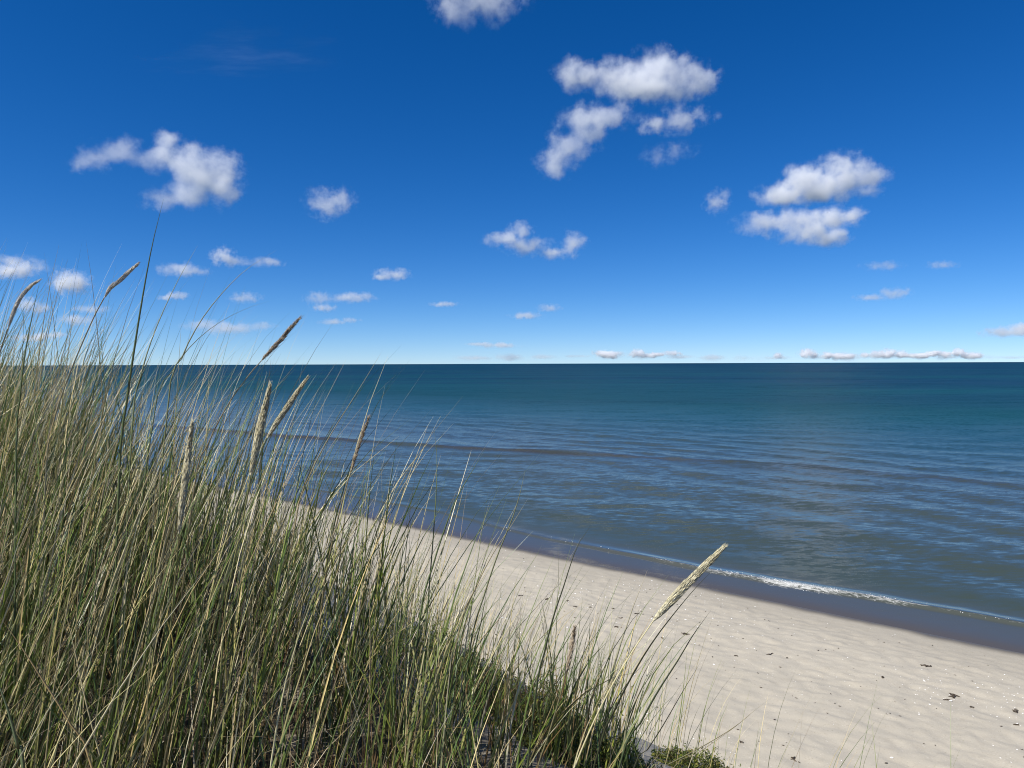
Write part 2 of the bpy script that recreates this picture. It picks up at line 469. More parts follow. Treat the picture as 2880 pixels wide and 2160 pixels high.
CLOUD_BASE = 1000.0
def cloud(label, blobs, tau=9.0, freq=4.0, erode=.3, soft=.95, flat=True, name='cloud', group='fair weather clouds over the sea', kind=None, stretch=(1, 1, 1), dist=None, deep=1.0):
    """blobs: (px, py, rx, ry[, weight]) as measured on the photograph, built as ellipsoids of vapour at the clouds' real distance"""
    xs = [b[0] for b in blobs]; ys = [b[1] for b in blobs]
    cx, cyy = sum(xs) / len(xs), sum(ys) / len(ys)
    el = max(ray(cx, max(b[1] + b[3] for b in blobs)).z, .012)
    dep = dist or min(CLOUD_BASE / el, 42000.0)
    o3 = at(cx, cyy, dep)
    k = dep / FPX
    ell = []
    for i, b in enumerate(blobs):
        c = at(b[0], b[1], dep) - o3
        ry_ = (b[2] + b[3]) * .5 * deep
        c.y += (random.random() - .5) * .5 * ry_ * k
        ell.append(((c.x, c.y, c.z), (b[2] * k * 1.24, ry_ * k * 1.1, b[3] * k * 1.24), b[4] if len(b) > 4 else 1.0))
    span = max(max(c[0] + r[0] for c, r, _ in ell) - min(c[0] - r[0] for c, r, _ in ell),
               1.6 * (max(c[2] + r[2] for c, r, _ in ell) - min(c[2] - r[2] for c, r, _ in ell)))
    rmean = sum(r[2] for _, r, _ in ell) / len(ell)
    v0, f0 = ico(3)
    vv, ffs, off = [], [], 0
    for c, r, _ in ell:
        vv.append(v0 * np.array(r) * 1.20 + np.array(c)); ffs.append(f0 + off); off += len(v0)
    zb = min(c[2] - r[2] for c, r, _ in ell)
    mat = cloud_material('cloud_vapour', ell, span, tau * (.50 if cyy < 800 else .38) * span / (2 * rmean), freq * 1.8, random.random() * 50, erode, soft, zb if flat else None, stretch)
    o = mesh_obj(name, np.concatenate(vv), np.concatenate(ffs), mat)
    o.location = o3
    md = o.modifiers.new('union', 'REMESH'); md.mode = 'VOXEL'; md.voxel_size = max(rmean * .16, span / 90)
    tag(o, label, None if kind else 'cloud', group if not kind else None, kind)
    return o

cloud('grey white cloud cut by the upper edge of the picture', [(1300, 20, 70, 60), (1370, -10, 110, 60), (1290, -40, 90, 60), (1450, -20, 70, 40, .7)], tau=5)
cloud('widest lumpy cloud high above the sea, topmost of the three stacked ones', [(1640, 215, 75, 38), (1615, 190, 40, 30, .8), (1740, 225, 95, 50), (1845, 205, 75, 68), (1800, 215, 80, 50), (1910, 225, 80, 50), (1975, 225, 45, 42, .9), (1830, 255, 140, 32)], tau=9, freq=5)
cloud('slanting elongated cloud just under the widest lumpy cloud', [(1720, 325, 70, 36), (1640, 345, 70, 45), (1610, 400, 75, 40), (1565, 450, 55, 48), (1650, 380, 60, 38)], tau=5.5, flat=False, freq=4.5)
cloud('small puffy cloud with a wispy tail between the slanting cloud and its neighbour', [(1905, 340, 48, 40), (1845, 355, 55, 28, .8), (1960, 325, 50, 24, .6)], tau=5, flat=False)
cloud('thin transparent wisp of cloud below the small tailed cloud', [(1850, 440, 45, 30, .8), (1905, 425, 50, 24, .7)], tau=1.6, flat=False)
cloud('small narrow cloud beside the large bright double cloud', [(2015, 570, 36, 32), (2035, 548, 22, 20, .8)], tau=3.5, flat=False)
cloud('large bright cloud with grey base, upper one of the double cloud', [(2200, 550, 75, 32), (2270, 510, 80, 46), (2370, 495, 85, 58), (2300, 530, 110, 44), (2445, 500, 60, 36), (2430, 540, 60, 18, .8)], tau=10, freq=5)
cloud('ragged flat cloud directly under the large bright one', [(2150, 625, 75, 32), (2240, 615, 85, 30), (2340, 610, 85, 30), (2260, 650, 100, 34), (2330, 670, 60, 28), (2390, 605, 45, 22, .8)], tau=7, freq=6, flat=False)
cloud('large hook shaped cloud above the dune grass', [(250, 450, 70, 34, .85), (350, 430, 80, 38), (455, 440, 75, 42), (540, 455, 80, 50), (470, 395, 40, 32, .7), (610, 490, 66, 66), (630, 530, 50, 55), (540, 545, 80, 40), (460, 560, 70, 32, .9), (560, 500, 80, 55), (600, 455, 66, 46, .85)], tau=6.5, flat=False, freq=5)
cloud('lone round little cloud between the hook shaped cloud and the sea horizon', [(925, 575, 58, 42), (960, 565, 40, 36), (895, 560, 35, 30, .7)], tau=4.5, flat=False)
cloud('loose cloud of three small puffs above mid sea', [(1470, 650, 36, 26), (1415, 672, 58, 22), (1480, 690, 70, 26, .85), (1560, 710, 70, 18, .8), (1610, 685, 36, 34)], tau=4.5, freq=6, flat=False)
cloud('little white cloud with flat base right of the tall grass blade', [(630, 722, 36, 26), (660, 738, 40, 16, .7)], tau=6)
cloud('brightest little white cloud, just above the leaning seed head', [(205, 795, 52, 34), (180, 800, 34, 26)], tau=12)
cloud('white cloud cut by the picture edge above the dune grass', [(30, 765, 56, 22), (60, 760, 40, 24)], tau=8)
cloud('dim grey cloud veil behind the white edge cloud', [(40, 735, 80, 20, .8), (110, 755, 50, 16, .7)], tau=2, flat=False, dist=16000)
cloud('low white cloud partly hidden by the arching grass seed head', [(80, 858, 36, 24), (110, 868, 34, 18)], tau=7)
cloud('small grey cloud behind the blade tips beside the tallest blade', [(500, 757, 60, 20), (555, 765, 45, 12, .7)], tau=3, flat=False)
cloud('flat grey streak of cloud beside the little white flat based cloud', [(740, 738, 62, 13)], tau=2, flat=False)
cloud('small grey flat cloud alone between round cloud and horizon', [(1102, 772, 48, 18), (1085, 778, 40, 12)], tau=4)
cloud('low grey cloud, first of the low trio over the sea', [(895, 838, 42, 20)], tau=4)
cloud('low grey cloud, widest of the low trio over the sea', [(990, 838, 60, 16), (1025, 835, 30, 14)], tau=4)
cloud('lowest and smallest grey cloud of the low trio', [(910, 866, 36, 12)], tau=4)
cloud('pinkish grey cloudlet behind the grass tips under the white flat cloud', [(690, 838, 44, 16)], tau=4)
cloud('tiny flat dark cloud streak above the open sea', [(1250, 856, 40, 8)], tau=3)
cloud('thin grey cloud, lower of a close pair above the horizon', [(1480, 888, 46, 11)], tau=4)
cloud('thin grey cloud, upper of a close pair above the horizon', [(1545, 866, 36, 12)], tau=3)
cloud('long faint grey cloud under the ragged flat cloud', [(2520, 825, 42, 18), (2460, 837, 56, 10, .8)], tau=3.5)
cloud('faint wisp of cloud under the double cloud', [(2480, 748, 55, 14)], tau=1.3, flat=False)
cloud('faint wisp of cloud near the picture edge under the double cloud', [(2655, 744, 44, 12)], tau=1.5, flat=False)
cloud('flat white cloud low over the sea at the picture edge', [(2830, 935, 70, 16), (2870, 925, 50, 18)], tau=7)
cloud('low grey cloud bank seen through the grass tips', [(640, 925, 70, 20), (570, 915, 55, 18), (725, 918, 44, 14)], tau=4, flat=False)
cloud('dim grey cloud behind the grass left of the tallest blade', [(215, 900, 60, 16), (255, 870, 50, 12)], tau=3, flat=False)
cloud('lowest dim grey cloud streak seen through the grass near the picture edge', [(95, 949, 60, 13), (150, 942, 40, 9)], tau=4, flat=False)
cloud('thin grey cloudlet behind the tips just beyond the tallest blade', [(500, 832, 36, 12), (465, 838, 26, 8)], tau=4, flat=False)
cloud('small dark cloudlet low over the sea beside the brown seed head', [(935, 905, 36, 10), (985, 900, 30, 8)], tau=3)
cloud('thin grey cloud line close above the horizon at mid sea', [(1405, 972, 60, 9), (1340, 968, 40, 6)], tau=3)
cloud('faint high streak of cirrus in the dark upper sky', [(620, 160, 200, 34, .9), (820, 165, 150, 26, .9), (720, 120, 220, 30, .7)], tau=.16, flat=False, stretch=(.35, 1, 3.4), erode=.9, soft=.8, freq=6, group=None, dist=9000)
for i, (bx, lab) in enumerate([(1790, 'small white cloud puff peeking above the horizon, first of the row'), (2270, 'white cloud puff on the horizon row below the double cloud'), (2500, 'white cloud puff on the horizon row under the faint grey cloud'), (2700, 'white cloud puffs ending the row on the horizon')]):
    cloud(lab, [(bx + random.uniform(-100, 110), random.uniform(994, 1004), random.uniform(14, 34), random.uniform(6, 11)) for _ in range(7)] + [(bx, 993, 24, 13)], tau=16, soft=.9, flat=False, freq=9, group='row of tiny clouds along the horizon')
cloud('pale bank of far cloud lying on the horizon', [(x_, 1004 + 3 * math.sin(x_), 60, 9 + 3 * math.sin(x_ * 1.7)) for x_ in range(1340, 2900, 95)], tau=1.6, name='cloud_bank', kind='stuff', flat=False, freq=14)

# ------------------------------------------------------------------ marram grass
def blades(P, L, phi, th0, curl, wid, face, tint0, tint1, nseg=5, fold=.45, tip=None):
    """P (n,3) roots; returns verts, quads, colours of folded leaves"""
    n = len(P)
    k = np.linspace(0, 1, nseg + 1)
    th = th0[:, None] + curl[:, None] * ((k[:-1] + k[1:]) / 2)[None] ** 1.6
    st = (L / nseg)[:, None]
    hx = np.cumsum(np.sin(th) * st, 1); hz = np.cumsum(np.cos(th) * st, 1)
    hx = np.concatenate([np.zeros((n, 1)), hx], 1); hz = np.concatenate([np.zeros((n, 1)), hz], 1)
    C = np.stack([P[:, 0:1] + hx * np.cos(phi)[:, None], P[:, 1:2] + hx * np.sin(phi)[:, None], P[:, 2:3] + hz], -1)
    W = wid[:, None] * (np.clip(1.05 - k ** 1.8, .03, 1) * np.minimum(1, .72 + k * 1.4))[None]
    ax = np.stack([np.cos(face), np.sin(face), np.zeros(n)], -1)[:, None, :]
    nx = np.stack([-np.sin(face), np.cos(face), np.zeros(n)], -1)[:, None, :]
    Lf = C - ax * W[..., None] * .5
    Rt = C + ax * W[..., None] * .5
    Md = C + nx * W[..., None] * fold
    Vv = np.stack([Lf, Md, Rt], 2).reshape(-1, 3)                   # n, nseg+1, 3
    base = (np.arange(n) * (nseg + 1) * 3)[:, None, None]
    rows = (np.arange(nseg) * 3)[None, :, None]
    q1 = base + rows + np.array([0, 1, 4, 3])[None, None]
    q2 = base + rows + np.array([1, 2, 5, 4])[None, None]
    Q = np.concatenate([q1.reshape(-1, 4), q2.reshape(-1, 4)], 0)
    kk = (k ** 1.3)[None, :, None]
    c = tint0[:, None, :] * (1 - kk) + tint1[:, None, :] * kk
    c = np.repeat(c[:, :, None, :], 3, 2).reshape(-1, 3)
    return Vv, Q, c

GREEN = np.array([[.11, .175, .027], [.15, .21, .036], [.07, .125, .030], [.21, .25, .040], [.12, .175, .058]])
STRAW = np.array([[.72, .60, .30], [.78, .69, .42], [.60, .48, .25], [.68, .61, .43], [.46, .34, .18], [.76, .58, .24]])
BROWN = np.array([[.22, .13, .06], [.30, .19, .08], [.16, .11, .07]])

def pick(pal, n):
    c = pal[rng.integers(0, len(pal), n)]
    return np.clip(c * rng.uniform(.75, 1.25, (n, 1)) + rng.normal(0, .01, (n, 3)), .01, .9)

def dune_points(n, smin, smax, tmin, tmax, dens):
    s = rng.uniform(smin, smax, n); t = rng.uniform(tmin, tmax, n)
    x, y = st2xy(s, t)
    keep = rng.random(n) < dens(s, t, x, y)
    s, t, x, y = s[keep], t[keep], x[keep], y[keep]
    return np.stack([x, y, terrain(x, y) - .01], 1), s, t

def in_view(x, y, m=.9):
    return (y > .35) & (np.abs(x) < y * .70 + m) & (np.hypot(x, y) > .75)

parts = []
# tufts: leaves crowd round a few thousand centres
def dens(s, t, x, y):
    e = 1 - sstep(1.15, 1.85, t - .40 * (1 - sstep(1.5, 2.5, s)) + .45 * fbm(s * .9, t * .9, 2))
    e = e * (1 - .72 * np.exp(-((x + 1.05) / .50) ** 2 - ((y - 1.95) / .65) ** 2))
    e = e * (.05 + .95 * sstep(1.2, 1.75, s + .30 * vnoise(s * 3, t * 3)))
    return in_view(x, y) * e * np.clip(.75 + .9 * vnoise(s * 2.2, t * 2.2), .2, 1)
C, cs, ct = dune_points(5200, -1.2, 8.0, -1.3, 2.5, dens)
nper = rng.integers(5, 16, len(C))
idx = np.repeat(np.arange(len(C)), nper)
n = len(idx)
off = rng.normal(0, .045, (n, 2))
cl_phi = rng.normal(0, .7, len(C))[idx]; cl_th = np.abs(rng.normal(0, .13, len(C)))[idx]; cl_dead = rng.normal(0, .22, len(C))[idx]; cl_len = rng.uniform(.78, 1.14, len(C))[idx]; cl_tone = rng.uniform(.72, 1.2, len(C))[idx]
P = C[idx].copy(); P[:, :2] += off
P[:, 2] = terrain(P[:, 0], P[:, 1]) - .012
dead = rng.random(n) < np.clip(.30 + cl_dead + .25 * vnoise(P[:, 0] * 1.5, P[:, 1] * 1.5) + .20 * sstep(1.8, 3.2, cs[idx]), .1, .85)
L = np.where(dead, rng.uniform(.30, .86, n), rng.uniform(.48, .98, n)) * (1 - .10 * sstep(1.5, 2.2, ct[idx])) * (.72 + .38 * np.clip(cs[idx] - 1.0, 0, 1.6) / 1.6)
wind = .05                                             # blown to the right, a little away from the viewer
L = L * cl_len
phi = wind + cl_phi + rng.normal(0, .75, n) + np.where(rng.random(n) < .33, rng.uniform(-2.6, 2.6, n), 0)
th0 = cl_th + np.abs(rng.normal(.08, .13, n)) + np.clip(np.hypot(*off.T) * 1.2, 0, .2)
curl = np.where(dead, rng.normal(.16, .20, n), rng.normal(.26, .20, n)) + .12 * sstep(.9, 2.0, ct[idx])
wid = np.where(dead, rng.uniform(.0024, .0052, n), rng.uniform(.0042, .0088, n))
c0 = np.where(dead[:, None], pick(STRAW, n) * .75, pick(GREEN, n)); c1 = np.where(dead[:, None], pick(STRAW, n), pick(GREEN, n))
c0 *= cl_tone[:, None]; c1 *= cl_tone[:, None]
drytip = (~dead) & (rng.random(n) < .35)
c1[drytip] = pick(STRAW, drytip.sum())
brownish = dead & (rng.random(n) < .16)
c0[brownish] = pick(BROWN, brownish.sum())
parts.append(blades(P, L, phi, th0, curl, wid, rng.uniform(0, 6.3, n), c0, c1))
# long sparse leaves that stand out above the rest
def dens2(s, t, x, y): return in_view(x, y, .4) * (1 - sstep(.8, 1.9, t)) * (.22 + .78 * sstep(1.1, 2.2, s))
P, s_, t_ = dune_points(3600, 1.0, 6, -.9, 2.2, dens2)
n = len(P)
g = rng.random(n) < .55
L = (.82 + .62 * rng.random(n) ** 1.6) * (.66 + .34 * sstep(1.0, 2.6, s_))
c0 = np.where(g[:, None], pick(GREEN, n), pick(STRAW, n)); c1 = np.where((g & (rng.random(n) < .6))[:, None], pick(GREEN, n), pick(STRAW, n) * 1.1)
parts.append(blades(P, L, .05 + rng.normal(0, .5, n), np.abs(rng.normal(.14, .10, n)), rng.normal(.42, .16, n), rng.uniform(.0028, .0068, n), rng.uniform(0, 6.3, n), c0, c1, nseg=8))
# broken straw lying criss-cross near the ground
P, s_, t_ = dune_points(11000, -.8, 5.5, -1.4, 2.1, lambda s, t, x, y: in_view(x, y) * (1 - sstep(1.2, 1.9, t)))
n = len(P)
P[:, 2] += rng.uniform(0, .22, n)
parts.append(blades(P, rng.uniform(.10, .42, n), rng.uniform(0, 6.3, n), rng.uniform(.5, 1.5, n), rng.normal(.1, .3, n), rng.uniform(.0014, .0030, n), rng.uniform(0, 6.3, n), pick(STRAW, n) * .8, pick(BROWN, n) * 1.3, nseg=3))
# low dead brown growth added between the leaves to block light and darken gaps
P, s_, t_ = dune_points(26000, -.5, 6.5, -1.2, 2.2, dens)
n = len(P)
cb = np.where((rng.random(n) < .25)[:, None], pick(GREEN, n) * .6, pick(BROWN, n) * .8)
parts.append(blades(P, rng.uniform(.12, .40, n), rng.uniform(0, 6.3, n), np.abs(rng.normal(.15, .15, n)), rng.normal(.2, .3, n), rng.uniform(.003, .007, n), rng.uniform(0, 6.3, n), cb, cb * 1.2, nseg=3))
# tussocks hanging over the dune's edge
def dens4(s, t, x, y): return in_view(x, y) * (1 - sstep(2.0, 3.3, t)) * np.clip(.5 + 1.5 * vnoise(s * 2.6 + 7, t * 2.6), 0.12, 1) * (.03 + .97 * sstep(1.35, 2.2, s))
P, s_, t_ = dune_points(4600, .4, 4.6, 1.3, 3.4, dens4)
n = len(P)
g = rng.random(n) < .55
parts.append(blades(P, rng.uniform(.22, .50, n), .1 + rng.normal(0, .7, n), np.abs(rng.normal(.20, .14, n)), rng.normal(.35, .25, n), rng.uniform(.0024, .0062, n), rng.uniform(0, 6.3, n),
                    np.where(g[:, None], pick(GREEN, n), pick(STRAW, n) * .8), np.where(g[:, None], pick(GREEN, n), pick(STRAW, n)), nseg=5))
# thin tufts on the dune face
def dens3(s, t, x, y): return in_view(x, y) * (1 - sstep(2.4, 4.6, t)) * (.04 + .16 * sstep(1.1, 2.4, s))
P, s_, t_ = dune_points(16000, -.6, 9, 1.7, 4.8, dens3)
n = len(P)
g = rng.random(n) < .5
parts.append(blades(P, rng.uniform(.30, .70, n), .15 + rng.normal(0, .6, n), np.abs(rng.normal(.22, .12, n)), rng.normal(.45, .2, n), rng.uniform(.0016, .0036, n), rng.uniform(0, 6.3, n),
                    np.where(g[:, None], pick(GREEN, n), pick(STRAW, n)), np.where(g[:, None], pick(GREEN, n), pick(STRAW, n)), nseg=6))
off = 0; VV, QQ, CC = [], [], []
for v, q, c in parts:
    VV.append(v); QQ.append(q + off); CC.append(c); off += len(v)
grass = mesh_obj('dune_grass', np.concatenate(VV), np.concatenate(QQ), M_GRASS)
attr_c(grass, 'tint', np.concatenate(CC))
tag(grass, 'dense green and straw coloured marram grass covering the dune', 'grass', kind='stuff')
print('grass quads', len(grass.data.polygons))

# ------------------------------------------------------------------ single leaves and flowering stems that stand out
def catmull(pts, n):
    pts = [Vector(p) for p in pts]
    pts = [pts[0] * 2 - pts[1]] + pts + [pts[-1] * 2 - pts[-2]]
    out = []
    segs = len(pts) - 3
    for j in range(n):
        u = j / (n - 1) * segs; i = min(int(u), segs - 1); f = u - i
        a, b, c, d_ = pts[i:i + 4]
        out.append(.5 * ((2 * b) + (c - a) * f + (2 * a - 5 * b + 4 * c - d_) * f * f + (3 * b - a - 3 * c + d_) * f ** 3))
    return out

def rooted(px_pts, depth, lean=.12):
    """points from root to tip; px_pts given from tip downwards"""
    pts = [at(a, b, depth + .03 * i) for i, (a, b) in enumerate(px_pts)][::-1]
    low = pts[0]
    dirn = (pts[0] - pts[1]).normalized()
    for _ in range(40):
        if low.z < float(terrain(low.x, low.y)) + .01: break
        dirn = (dirn * .9 + Vector((0, 0, -.1))).normalized()
        low = low + dirn * .04
    return ([low] if (low - pts[0]).length > .04 else []) + pts

def ribbon(name, pts, w, c0, c1, mat, parent=None, n=16, fold=.5, face=0.6, taper=True):
    C = catmull(pts, n)
    vs_, fs, cs_ = [], [], []
    ax = Vector((math.cos(face), math.sin(face), 0)); nx = Vector((-math.sin(face), math.cos(face), 0))
    for j, p in enumerate(C):
        k = j / (n - 1)
        ww = w * (max(1.04 - k ** 2.2, .04) if taper else 1 - .35 * k)
        vs_ += [p - ax * ww * .5, p + nx * ww * fold, p + ax * ww * .5]
        cs_ += [np.array(c0) * (1 - k) + np.array(c1) * k] * 3
        if j:
            b = 3 * j
            fs += [(b - 3, b - 2, b + 1, b), (b - 2, b - 1, b + 2, b + 1), (b - 1, b - 3, b, b + 2)]
    o = mesh_obj(name, vs_, fs, mat, parent)
    attr_c(o, 'tint', cs_)
    return o

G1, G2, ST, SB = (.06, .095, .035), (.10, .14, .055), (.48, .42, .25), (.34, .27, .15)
BL = [
 ('tallest dark green grass blade, its tip crossing the hook shaped cloud', [(460, 560), (428, 690), (402, 830), (378, 980), (355, 1140), (335, 1330)], 2.0, .0066, G2, G1),
 ('green blade with pale tip bending below the hook cloud', [(556, 690), (500, 790), (440, 920), (395, 1060), (370, 1220)], 2.2, .0048, G2, (.35, .36, .22)),
 ('long straw tipped blade arching farthest over beneath the lone round cloud', [(780, 702), (690, 760), (620, 830), (560, 910), (510, 1010), (470, 1150)], 2.1, .0042, G2, ST),
 ('dark blade standing in front of the low white clouds at the picture edge', [(112, 790), (90, 890), (68, 1010), (55, 1130), (45, 1300)], 1.7, .0058, G1, G1),
 ('thin blade bowing low over the horizon with pale drooping tip', [(765, 845), (700, 865), (620, 905), (545, 965), (480, 1050), (430, 1180)], 2.3, .0036, G1, (.30, .32, .18)),
 ('straight pale blade crossing the horizon line into the sky, outermost there', [(1076, 985), (1030, 1062), (975, 1150), (920, 1240), (870, 1340), (830, 1470)], 2.2, .0040, SB, ST),
 ('upright green blade rising alone against the dark swell', [(1221, 1205), (1229, 1290), (1226, 1400), (1217, 1530), (1205, 1680), (1195, 1820)], 2.0, .0042, G2, (.22, .27, .12)),
 ('green blade leaning over the sea next to the lone upright one', [(1367, 1258), (1325, 1330), (1285, 1400), (1250, 1490), (1215, 1600), (1180, 1740)], 1.9, .0052, G2, G2),
 ('green blade with straw fork leaning over the water edge', [(1477, 1322), (1462, 1390), (1440, 1460), (1400, 1560), (1360, 1680), (1320, 1830)], 1.9, .0044, G2, (.30, .30, .16)),
 ('pale straw blade crossing the swash beside the forked green one', [(1485, 1402), (1440, 1475), (1385, 1560), (1335, 1660), (1290, 1780)], 1.95, .0036, SB, ST),
 ('dark blade rising across the seaweed scraps on the sand', [(1665, 1475), (1622, 1540), (1585, 1650), (1555, 1740), (1530, 1840), (1505, 1960)], 1.7, .0052, G1, (.10, .11, .07)),
 ('black looking shaded blade close beneath the big cream seed head', [(2012, 1596), (1955, 1655), (1902, 1718), (1845, 1792), (1792, 1875), (1732, 1990), (1680, 2120)], 1.62, .0050, (.035, .045, .02), (.03, .04, .02)),  # shade of its underside is put into the near-black colour
 ('outermost long dark blade leaning over the bright sand', [(2000, 1716), (1950, 1785), (1905, 1860), (1850, 1945), (1800, 2035), (1745, 2140)], 1.5, .0050, G1, (.05, .06, .04)),  # shaded side painted in with the darkened tip colour
 ('second dark blade leaning over the sand below the outermost one', [(1972, 1860), (1920, 1945), (1865, 2040), (1820, 2110), (1775, 2180)], 1.5, .0044, (.045, .055, .03), (.06, .065, .045)),  # leaf colour darkened to carry the shade on its visible side
 ('green blade slanting low across the sand above the small shrub', [(2110, 2010), (2050, 2055), (1960, 2108), (1880, 2150), (1800, 2195)], 1.5, .0048, G2, SB),
 ('pale dry stalk leaning in from the lower picture edge to the open sand', [(2195, 1945), (2120, 2000), (2060, 2050), (1960, 2120), (1880, 2175)], 1.7, .0026, SB, ST),
 ('thick straw stem crossing the dark tangle of grass diagonally', [(180, 1700), (210, 1830), (245, 1990), (285, 2140), (305, 2220)], 1.35, .0050, ST, ST),
 ('orange tinged dead leaf slanting through the lower corner of the grass', [(0, 1735), (60, 1820), (125, 1920), (200, 2040), (265, 2180)], 1.25, .0060, (.50, .36, .16), (.46, .34, .18)),
 ('broad blue green leaf nearest the viewer in the lower corner', [(-20, 1880), (20, 1990), (50, 2100), (70, 2200)], 1.1, .0065, G2, (.15, .2, .12)),
 ('yellowed leaf bent over in the middle of the dark grass', [(480, 1690), (470, 1740), (486, 1800), (490, 1900), (480, 2020)], 1.7, .0065, (.16, .20, .04), (.40, .30, .10)),
]
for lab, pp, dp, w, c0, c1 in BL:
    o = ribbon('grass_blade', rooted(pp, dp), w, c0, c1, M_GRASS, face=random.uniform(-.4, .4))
    tag(o, lab, 'grass blade', 'single grass blades standing out of the dune grass')

def spike(name, axis_pts, rad, cols, parent, n=260, droop=0.0, loose=.25, grain=.011):
    """a seed head: narrow spikelets laid round a bent axis"""
    C = catmull(axis_pts, 24)
    vs_, fs, cs_ = [], [], []
    def profile(u): return max(.14, math.sin(math.pi * min(1, (u * .93 + .05)) ** .85) ** .75)
    full = 0.78 if loose < .2 else 0.42
    for j, p in enumerate(C):                                       # the packed core of the panicle
        tan = (C[min(j + 1, 23)] - C[max(j - 1, 0)]).normalized()
        e1 = tan.orthogonal().normalized(); e2 = tan.cross(e1)
        c = np.array(cols[0]) * random.uniform(.85, 1.05)
        for q in range(8):
            a = q * math.pi / 4
            vs_.append(p + (e1 * math.cos(a) + e2 * math.sin(a)) * rad * profile(j / 23) * full * random.uniform(.85, 1.12) * (.2 if j == 23 else 1)); cs_.append(c)
            if j: fs.append((8 * j - 8 + q, 8 * j - 8 + (q + 1) % 8, 8 * j + (q + 1) % 8, 8 * j + q))
    for i in range(n):
        u = (i + random.random()) / n * .97
        k = u * 23; j = min(int(k), 22); f = k - j
        p = C[j].lerp(C[j + 1], f); tan = (C[j + 1] - C[j]).normalized()
        prof = profile(u)
        a = random.uniform(0, 6.283)
        e1 = tan.orthogonal().normalized(); e2 = tan.cross(e1)
        out = e1 * math.cos(a) + e2 * math.sin(a)
        rr = rad * prof * random.uniform(full * 1.1, 1.15)
        base = p + out * rr * .75
        dirn = (tan + out * random.uniform(.02, loose)).normalized()
        ln = grain * random.uniform(.9, 2.3); wd = .00058 * random.uniform(.8, 1.3)
        s1 = dirn.orthogonal().normalized(); s2 = dirn.cross(s1)
        b = len(vs_)
        vs_ += [base, base + dirn * ln * .4 + s1 * wd, base + dirn * ln * .4 - s1 * wd * .5 + s2 * wd * .87, base + dirn * ln * .4 - s1 * wd * .5 - s2 * wd * .87, base + dirn * ln]
        fs += [(b, b + 2, b + 1), (b, b + 3, b + 2), (b, b + 1, b + 3), (b + 1, b + 2, b + 4), (b + 2, b + 3, b + 4), (b + 3, b + 1, b + 4)]
        cs_ += [np.array(random.choice(cols)) * random.uniform(.8, 1.15)] * 5
    o = mesh_obj(name, vs_, fs, M_SEED, parent, smooth=True)
    attr_c(o, 'tint', cs_)
    return o

CREAM = [(.78, .70, .46), (.84, .78, .56), (.70, .62, .38), (.75, .69, .44)]
PALEG = [(.84, .80, .70), (.88, .86, .80), (.70, .62, .50), (.80, .75, .64)]
DRY = [(.52, .42, .29), (.40, .30, .20), (.64, .54, .40), (.26, .19, .12)]
HEADS = [
 ('big cream seed head on its pale stalk leaning over the sand', [(2035, 1540), (1985, 1590), (1925, 1650), (1875, 1705), (1838, 1745)], [(1780, 1830), (1720, 1930), (1665, 2040), (1615, 2160), (1590, 2230)], 1.5, .0084, CREAM, (.74, .66, .38), 420),
 ('upright cream seed head in front of the sea, thickest of the grass', [(760, 1082), (745, 1150), (730, 1210), (718, 1275), (706, 1335)], [(695, 1400), (675, 1500), (650, 1620), (630, 1760)], 1.75, .0092, CREAM, (.30, .30, .12), 420),
 ('slanting cream seed head next to the thick upright one', [(865, 1063), (835, 1105), (805, 1150), (775, 1195), (752, 1232)], [(735, 1270), (700, 1370), (660, 1500), (630, 1640)], 1.9, .0066, CREAM, G2, 300),
 ('long slim cream seed head standing in the middle of the grass', [(541, 1188), (532, 1260), (522, 1340), (512, 1420), (503, 1500)], [(498, 1570), (488, 1680), (478, 1800), (470, 1950)], 1.7, .0066, CREAM, (.26, .25, .10), 380),
 ('silvery seed head leaning against the sky beside the tallest blade', [(390, 740), (362, 765), (335, 790), (310, 812), (293, 838)], [(265, 890), (225, 980), (185, 1080), (150, 1190), (130, 1320)], 2.0, .0054, PALEG, (.42, .38, .24), 240),
 ('feathery seed head arching over at the picture edge in the sky', [(112, 787), (85, 806), (58, 838), (38, 880), (22, 925)], [(5, 975), (-25, 1080), (-50, 1200), (-65, 1330)], 1.9, .0046, PALEG, (.34, .30, .18), 130),
 ('dry brown seed head leaning into the sky above the horizon', [(845, 893), (815, 925), (790, 955), (762, 985), (735, 1015)], [(700, 1055), (640, 1140), (585, 1250), (545, 1380)], 2.1, .0046, DRY, SB, 170),
 ('thin dry seed head hanging over the sea beyond the grass edge', [(1038, 1172), (1024, 1210), (1010, 1250), (998, 1290), (986, 1330)], [(972, 1375), (950, 1460), (925, 1570), (905, 1700)], 2.2, .0038, DRY, SB, 120),
 ('short brown seed head low against the bright sand', [(1617, 1762), (1612, 1795), (1606, 1830), (1600, 1862), (1592, 1895)], [(1580, 1940), (1560, 2010), (1535, 2090), (1510, 2170)], 1.75, .0038, DRY, (.22, .2, .1), 130),
]
for lab, hp, sp, dp, rad, cols, sc, n_ in HEADS:
    root = bpy.data.objects.new('flowering_grass_stalk', None)
    COL.objects.link(root)
    pts = rooted(hp[-1:] + sp, dp, .1)
    root.location = pts[0]
    tag(root, lab, 'grass stalk', 'flowering marram stalks')
    loc = pts[0]
    rel = [p - loc for p in pts]
    st_o = ribbon('stem', rel, .0050, tuple(np.array(sc) * .9), sc, M_GRASS, root, n=18, fold=-.8, face=.2, taper=False)
    hpts = [at(a, b, dp - .03 * (i == 0)) - loc for i, (a, b) in enumerate(hp)][::-1]
    hpts[0] = rel[-1]
    spike('seed_head', hpts, rad * (.9 if cols is PALEG else 1.1), cols, root, int(n_ * 3.4), loose=.34 if cols is DRY else .15)

